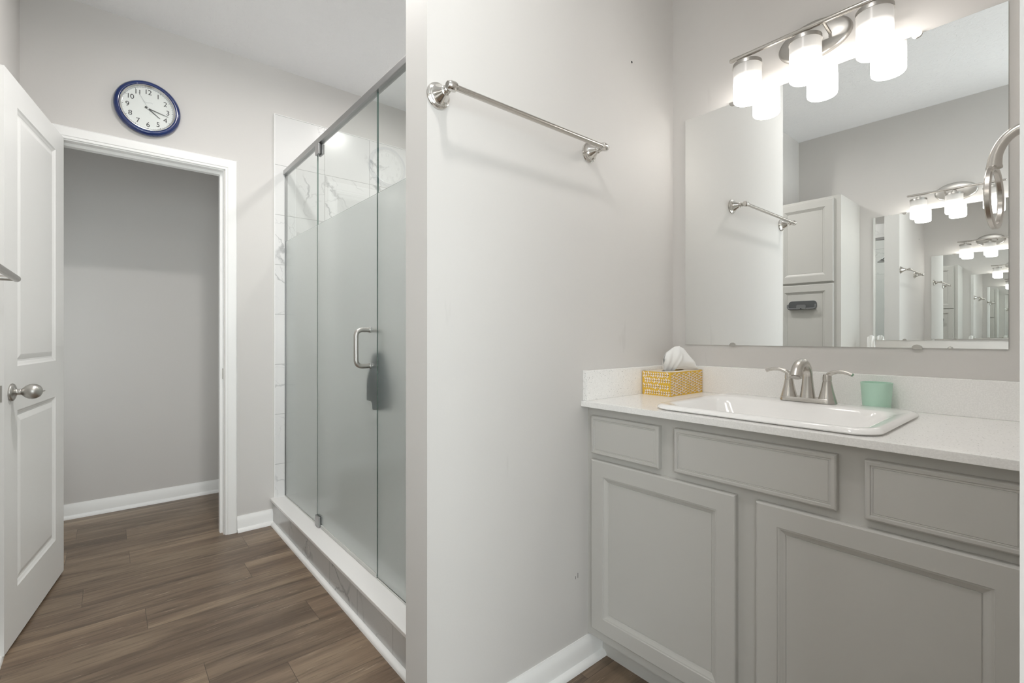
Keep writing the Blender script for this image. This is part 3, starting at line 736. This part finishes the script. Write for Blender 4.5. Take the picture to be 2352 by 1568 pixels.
def make_tissue(label, seed, sheet):
    t = thing('tissue_box', label, 'tissue box', (0, 0, 0))
    Lx, Ly, H = 0.226, 0.118, 0.087
    b = MB(); x0, x1, y0, y1 = -Lx / 2, Lx / 2, -Ly / 2, Ly / 2
    hx, hy = 0.072, 0.020
    for p in ([(x0, y0, 0), (x0, y1, 0), (x0, y1, H), (x0, y0, H)], [(x1, y0, 0), (x1, y1, 0), (x1, y1, H), (x1, y0, H)], [(x0, y0, 0), (x1, y0, 0), (x1, y0, H), (x0, y0, H)], [(x0, y1, 0), (x1, y1, 0), (x1, y1, H), (x0, y1, H)], [(x0, y0, 0), (x1, y0, 0), (x1, y1, 0), (x0, y1, 0)]):
        b.quad(p, 0)
    n = 32; outer = []; inner = []
    for k in range(n):
        a = 2 * PI * k / n; ca_, sa_ = math.cos(a), math.sin(a)
        inner.append((hx * ca_, hy * sa_, H)); s_ = 1 / max(abs(ca_) / (Lx / 2), abs(sa_) / (Ly / 2)); outer.append((ca_ * s_, sa_ * s_, H))
    b.loft([outer, inner], True, False, False, 3)
    rnd = random.Random(seed)
    def leaf(cx_, cz_, ang, ln, wd, pl, mi):
        pts = []
        for k in range(8):
            a = 2 * PI * k / 8; r = (ln / 2 * math.cos(a), wd / 2 * math.sin(a) * (1 - 0.25 * math.cos(a)))
            pts.append(pl(cx_ + r[0] * math.cos(ang) - r[1] * math.sin(ang), cz_ + r[0] * math.sin(ang) + r[1] * math.cos(ang)))
        b.quad(pts, mi)
    e = 0.0004
    def vines(pl, w, h, horizontal, step, pitch, ln):
        A, B = (w, h) if horizontal else (h, w)
        q = (lambda s, t_: pl(s, t_)) if horizontal else (lambda s, t_: pl(t_, s))
        rows = int(B / pitch)
        for r in range(rows):
            tc = (r + 0.5) * B / rows
            k = 0; s = 0.004 + (r % 2) * step * 0.5
            while s < A - 0.008:
                for sg in (1, -1):
                    l_ = ln * rnd.choice((0.75, 0.85, 1.1)); aa = sg * math.radians(52)
                    cs, ct_ = s + l_ * 0.42 * math.cos(aa), tc + l_ * 0.52 * math.sin(aa)
                    if 0.003 < cs < A - 0.003 and 0.003 < ct_ < B - 0.002: leaf(cs, ct_, aa, l_, l_ * 0.52, q, 1)
                if s > 0.002: leaf(s, tc, 0, 0.0042, 0.0028, lambda u, v: tuple(np_ + d_ for np_, d_ in zip(q(u, v), pl.nrm)), 2)
                s += step
    class PL:
        def __init__(s, f, n): s.f = f; s.nrm = n
        def __call__(s, u, v): return s.f(u, v)
    vines(PL(lambda u, v: (x0 - e, y0 + u, v), (-e, 0, 0)), Ly, H, True, 0.0098, 0.0205, 0.0115)
    vines(PL(lambda u, v: (x0 + u, y0 - e, v), (0, -e, 0)), Lx, H, False, 0.0098, 0.0158, 0.0105)
    vines(PL(lambda u, v: (x0 + u, y1 + e, v), (0, e, 0)), Lx, H, False, 0.0098, 0.0158, 0.0105)
    vines(PL(lambda u, v: (x1 + e, y0 + u, v), (e, 0, 0)), Ly, H, True, 0.0098, 0.0205, 0.0115)
    b.obj('carton', ['card', 'leaf', 'stem', 'cardtop'], t)
    # pulled-up sheet: two crumpled layers between the slot and a ragged ridge
    ridge, foot, yaw = sheet
    def poly(pts, u):
        u = u * (len(pts) - 1); k = min(int(u), len(pts) - 2); f = u - k; f = f * f * (3 - 2 * f) * 0.4 + f * 0.6
        return [pts[k][i] + (pts[k + 1][i] - pts[k][i]) * f for i in (0, 1)]
    m = MB(); cols = []; NT, NS = 44, 20
    for k in range(NS + 1):
        v = k / NS; ring = []
        for side in (1, -1):
            for i in range(NT):
                u = i / NT if side > 0 else 1 - i / NT
                (fx, fz), (rx, rz) = poly(foot, u), poly(ridge, u)
                x = fx + (rx - fx) * v ** 0.85; z = fz + (rz - fz) * v
                thick = 0.0008 + 0.013 * math.sin(PI * min(1, v * 0.92 + 0.08)) * math.sin(PI * min(1, max(0, u * 0.9 + 0.05)))
                fold = 0.0050 * math.sin(17 * u + 2.5 * v + seed) + 0.0028 * math.sin(31 * u - 6 * v + 2 * seed) + 0.006 * math.sin(5 * u + 4 * v)
                crease = 0.0035 * (1 - abs(2 * ((u * 3.1 + v * 0.9 + 0.3 * seed) % 1) - 1))
                y = side * thick + fold * (0.25 + v) * (1.0 - 0.3 * v) + side * crease * v
                ring.append((x * math.cos(yaw) - y * math.sin(yaw), x * math.sin(yaw) + y * math.cos(yaw), H - 0.003 + z))
        cols.append(ring)
    m.loft(cols, True, False, True)
    m.obj('tissue', 'paper', t, smooth=75)
    return t
tb = make_tissue('yellow tissue box with pale leaf print on the counter, white tissue pulled up', 1,
    ([(-0.046, 0.028), (-0.050, 0.050), (-0.030, 0.071), (-0.005, 0.088), (0.012, 0.094), (0.028, 0.096), (0.037, 0.094), (0.050, 0.087), (0.083, 0.053), (0.108, 0.028), (0.119, 0.012)],
     [(-0.036, 0.0), (-0.030, 0.0), (-0.022, 0.0), (-0.012, 0.0), (-0.004, 0.0), (0.006, 0.003), (0.018, 0.012), (0.040, 0.018), (0.070, 0.016), (0.100, 0.009), (0.118, 0.003)], -0.36)); tb.location = (1.654, 0.9985, CZ)
tb2 = make_tissue('second leaf-print tissue box on the opposite counter, only its tissue seen in the mirror', 3,
    ([(-0.022, 0.045), (-0.024, 0.090), (-0.020, 0.128), (-0.006, 0.139), (0.008, 0.140), (0.020, 0.132), (0.026, 0.090), (0.028, 0.045)],
     [(-0.016, 0.0), (-0.012, 0.0), (-0.008, 0.0), (-0.002, 0.0), (0.003, 0.0), (0.008, 0.0), (0.012, 0.0), (0.016, 0.0)], PI / 2))
tb2.location = (-0.640, 0.957, CZ); tb2.rotation_euler = (0, 0, PI)

# ------------------------------------------------------------------ mirrors
def make_mirror(label):
    t = thing('wall_mirror', label, 'mirror', (0, 0, 0))
    w, h = 0.4545, 0.905
    b = MB()
    b.quad([(-0.005, -w, 0), (-0.005, w, 0), (-0.005, w, h), (-0.005, -w, h)], 0)
    for p in (((-w, 0), (w, 0)), ((w, 0), (w, h)), ((w, h), (-w, h)), ((-w, h), (-w, 0))):
        (a0, b0), (a1, b1) = p; b.quad([(-0.005, a0, b0), (-0.005, a1, b1), (-0.0004, a1, b1), (-0.0004, a0, b0)], 1)
    b.quad([(-0.0004, -w, 0), (-0.0004, w, 0), (-0.0004, w, h), (-0.0004, -w, h)], 1)
    b.obj('pane', ['mirror', 'mirror_edge'], t)
    for y in (-0.271, 0.262):
        for z, sg in ((h, -1), (0, 1)):
            pts = []
            for k in range(13):
                a = PI * k / 12; pts.append((y + 0.012 * math.cos(a), z + sg * 0.0095 * math.sin(a)))
            cm = MB(); pts = [(y + 0.012, z - sg * 0.004)] + pts + [(y - 0.012, z - sg * 0.004)]
            cm.loft([[(-0.0052, p[0], p[1]) for p in pts], [(-0.0085, p[0], p[1]) for p in pts]])
            cm.obj('clip', 'satin', t)
    return t
mr = make_mirror('large frameless square mirror above the counter with the yellow tissue box'); mr.location = (XV, 0.567, 1.072)
mr2 = copy_tree(mr); mr2.location = (XO, 0.517, 1.076); mr2.rotation_euler = (0, 0, PI)
mr2['label'] = 'second frameless mirror on the opposite wall, seen inside the large mirror'

# ------------------------------------------------------------------ vanity lights
def make_light(label):
    t = thing('vanity_light', label, 'wall light', (0, 0, 0))     # origin on wall, at bar height, middle shade
    # oval back plate
    b = MB(); rings = []
    for r, o in ((1.0, 0.0), (1.0, 0.008), (0.97, 0.013), (0.9, 0.016), (0.5, 0.019), (0.02, 0.020)):
        rings.append([(-o, 0.108 * r * math.cos(2 * PI * k / 56), 0.004 + 0.062 * r * math.sin(2 * PI * k / 56)) for k in range(56)])
    b.loft(rings); b.obj('back_plate', 'satin', t, smooth=40)
    a = MB(); a.tube([(-0.018, 0.0, 0.004), (-0.05, 0, 0.006), (-0.086, 0, 0.008)], 0.0075, 14)
    a.obj('arm', 'nickel', t, smooth=50)
    a = MB(); a.tube([(-0.018, -0.05, 0.0), (-0.045, -0.05, 0.003), (-0.084, -0.05, 0.008)], 0.0048, 12); a.obj('strut', 'nickel', t, smooth=50)
    r = MB(); ys = [-0.243, -0.2425, -0.241, -0.2385, -0.236, 0.236, 0.2385, 0.241, 0.2425, 0.243]; fr = [0.15, 0.5, 0.78, 0.95, 1, 1, 0.95, 0.78, 0.5, 0.15]
    P_ = [(-0.086, y, 0.008) for y in ys]; R_ = [0.0076 * f for f in fr]
    r.tube(P_, R_, 16); r.obj('bar', 'nickel', t, smooth=60)
    for k in (1, 0, -1):
        y = k * 0.1815
        s = MB(); s.lathe([(0.0448, -0.0345), (0.0450, -0.06), (0.0450, -0.145), (0.0440, -0.1515), (0.0405, -0.1555), (0.034, -0.1565), (0.001, -0.157)], (-0.084, y, 0), 'z', 48, cap0=False, cap1=True)
        so = s.obj('lamp_shade', 'shade', t, smooth=50)
        c_ = MB(); c_.lathe([(0.001, -0.006), (0.011, -0.006), (0.013, -0.014), (0.040, -0.020), (0.0462, -0.023), (0.0466, -0.026), (0.0466, -0.0355), (0.0452, -0.0355)], (-0.084, y, 0), 'z', 40, cap0=True, cap1=False)
        c_.obj('shade_cap', 'satin', so, smooth=35)
    return t
vl = make_light('three-shade brushed nickel vanity light above the large mirror'); vl.location = (XV, 0.560, 2.081)
vl2 = copy_tree(vl); vl2.location = (XO, 0.518, 2.070); vl2.rotation_euler = (0, 0, PI)
vl2['label'] = 'second three-shade vanity light over the opposite mirror, seen only as a reflection'

# ------------------------------------------------------------------ towel bars and ring
def make_towel_bar():
    t = thing('towel_bar', 'long polished nickel towel bar with round flanges on the pale partition wall', 'towel bar', (0.659, YT, 1.734))
    for x in (0, 0.600):
        p = MB(); p.lathe([(0.001, 0), (0.0335, 0), (0.0345, 0.003), (0.0335, 0.0055), (0.031, 0.0065), (0.0310, 0.0085), (0.0275, 0.0105), (0.027, 0.013), (0.0245, 0.0145), (0.0205, 0.020), (0.0150, 0.029), (0.0115, 0.0345), (0.0100, 0.037), (0.0125, 0.0385), (0.0128, 0.0405), (0.0100, 0.042), (0.0078, 0.045), (0.0095, 0.049), (0.0098, 0.0515), (0.0075, 0.0535), (0.0085, 0.056), (0.011, 0.059), (0.001, 0.060)], (x, 0, 0), '-y', 40)
        po_ = p.obj('post', 'polished', t, smooth=28)
        k = MB(); sx = -1 if x == 0 else 1
        k.lathe([(0.001, -0.0145), (0.0085, -0.0138), (0.0122, -0.011), (0.0135, -0.006), (0.0128, 0.004), (0.0105, 0.012), (0.0085, 0.014)], (x, -0.068, 0), 'x' if sx > 0 else '-x', 28)
        if sx < 0 : pass
        k.obj('finial', 'polished', po_, smooth=35)
    r = MB(); r.tube([(0.006, -0.068, 0), (0.594, -0.068, 0)], 0.0078, 20); r.obj('rail', 'nickel', t, smooth=50)
make_towel_bar()
t = thing('towel_bar', 'plain satin towel bar at the far left edge in front of the white door', 'towel bar', (XL, 1.72, 1.294))
for y in (0, 0.52):
    p = MB(); p.lathe([(0.022, 0.0), (0.022, 0.005), (0.010, 0.010), (0.0085, 0.02), (0.0085, 0.066)], (0, y, 0), 'x', 24); p.obj('post', 'satin', t, smooth=40)
p = MB(); p.tube([(0.074, -0.006, 0), (0.074, 0.526, 0)], 0.0105, 20); p.obj('rail', 'satin', t, smooth=50)

def make_ring():
    t = thing('towel_ring', 'brushed nickel towel ring on a curved arm at the right edge of the mirror', 'towel ring', (1.275, 0.0326, 1.49), math.radians(0))
    f = MB(); f.lathe([(0.001, 0), (0.024, 0), (0.0245, 0.004), (0.020, 0.007), (0.012, 0.011)], axis='y', n=32); f.obj('flange', 'nickel', t, smooth=40)
    a = MB(); pts = [(0, 0.006, 0.0), (0, 0.020, -0.001), (0, 0.034, -0.004), (0, 0.047, -0.012), (0, 0.057, -0.025), (0, 0.0635, -0.041), (0, 0.066, -0.056), (0, 0.0665, -0.064)]
    rad = [0.0115, 0.0100, 0.0092, 0.0090, 0.0092, 0.0096, 0.0106, 0.0112]; sp_, sr_ = [], []
    for k in range(len(pts) - 1):
        p0, p1, p2, p3 = (Vector(pts[max(0, min(len(pts) - 1, k + d))]) for d in (-1, 0, 1, 2))
        for q_ in range(6):
            f = q_ / 6
            sp_.append(0.5 * (2 * p1 + (p2 - p0) * f + (2 * p0 - 5 * p1 + 4 * p2 - p3) * f * f + (3 * p1 - p0 - 3 * p2 + p3) * f ** 3)); sr_.append(rad[k] + (rad[k + 1] - rad[k]) * f)
    a.tube(sp_ + [Vector(pts[-1])], sr_ + [rad[-1]], 24); a.obj('arm', 'nickel', t, smooth=60)
    c_ = MB(); c_.tube([(0, 0.0665, -0.064), (0, 0.0665, -0.068)], 0.0118, 20); c_.obj('clasp', 'nickel', t, smooth=40)
    r = MB(); rings = []; n = 64
    for k in range(n + 1):
        a_ = 2 * PI * k / n
        R0, R1 = 0.0500, 0.0595; hw = 0.0048
        dx, dz = math.cos(a_), math.sin(a_)
        ring = []
        for (rr, yy) in ((R0, -hw * .6), (R0, hw * .6), (R0 + 0.002, hw), (R1 - 0.002, hw), (R1, hw * .6), (R1, -hw * .6), (R1 - 0.002, -hw), (R0 + 0.002, -hw)):
            ring.append((rr * dx, yy, rr * dz))
        rings.append(ring)
    r.loft(rings, True, False, False)
    ro = r.obj('ring', 'nickel', t, smooth=40)
    ro.location = (0, 0.0665, -0.1225); ro.rotation_euler = (0, 0, math.radians(-5))
make_ring()

# ------------------------------------------------------------------ linen cabinet with eyeglass rack (opposite wall, seen in the mirror)
def make_linen():
    t = thing('linen_cabinet', 'tall grey linen cabinet with two panelled doors, seen in the large mirror', 'cabinet', (XO, 1.0550, 0))
    D, W, H = 0.446, 0.4165, 2.094
    b = MB(); b.box(0.001, D, 0, W, 0.09, H); b.obj('carcass', 'vanity', t, bevel=0.001)
    b = MB(); b.box(0.001, D - 0.07, 0, W, 0, 0.09); b.obj('toe_kick', 'vanity', t)
    place = lambda a, z, o: (D + o, a, z)
    for z0, z1 in ((0.128, 1.478), (1.492, 2.075)):
        m = MB(); panel_front(m, 0.042, W - 0.008, z0, z1, DPROF, place); m.obj('cabinet_door', 'vanity', t)
    return t
make_linen()
er = thing('eyeglass_rack', 'small dark grey eyeglass rack stuck on the linen cabinet door', 'rack', (XO + 0.446 + 0.0102, 1.2935, 1.331))
b = MB()
def pill(hy, hz, x): return [(x, p[0], p[1]) for p in [(q_[0], q_[1]) for q_ in rrect(0, 0, hy, hz, hz * 0.75, 0, 6)]]
b.loft([pill(0.093, 0.031, 0), pill(0.093, 0.031, 0.003)]); b.obj('back_panel', 'grey_plastic', er)
b = MB(); pts = [(0.028, -0.090, 0.005), (0.028, -0.090, -0.018), (0.028, -0.080, -0.027), (0.028, -0.020, -0.027), (0.028, -0.010, -0.018), (0.028, 0, -0.012), (0.028, 0.010, -0.018), (0.028, 0.020, -0.027), (0.028, 0.080, -0.027), (0.028, 0.090, -0.018), (0.028, 0.090, 0.005)]
b.tube(pts, 0.0055, 10); b.obj('lip', 'rack_lip', er, smooth=50)
b = MB(); b.box(0.003, 0.030, -0.088, 0.088, -0.030, -0.026); b.obj('tray', 'grey_plastic', er, bevel=0.001)
b = MB(); b.loft([[(x, -0.030, -0.030), (x, -0.007, -0.030), (x, 0, -0.020), (x, 0.007, -0.030), (x, 0.030, -0.030), (x, 0.030, -0.004), (x, 0.024, 0.002), (x, -0.024, 0.002), (x, -0.030, -0.004)] for x in (0.022, 0.036)]); b.obj('nose_bridge', 'rack_lip', er)
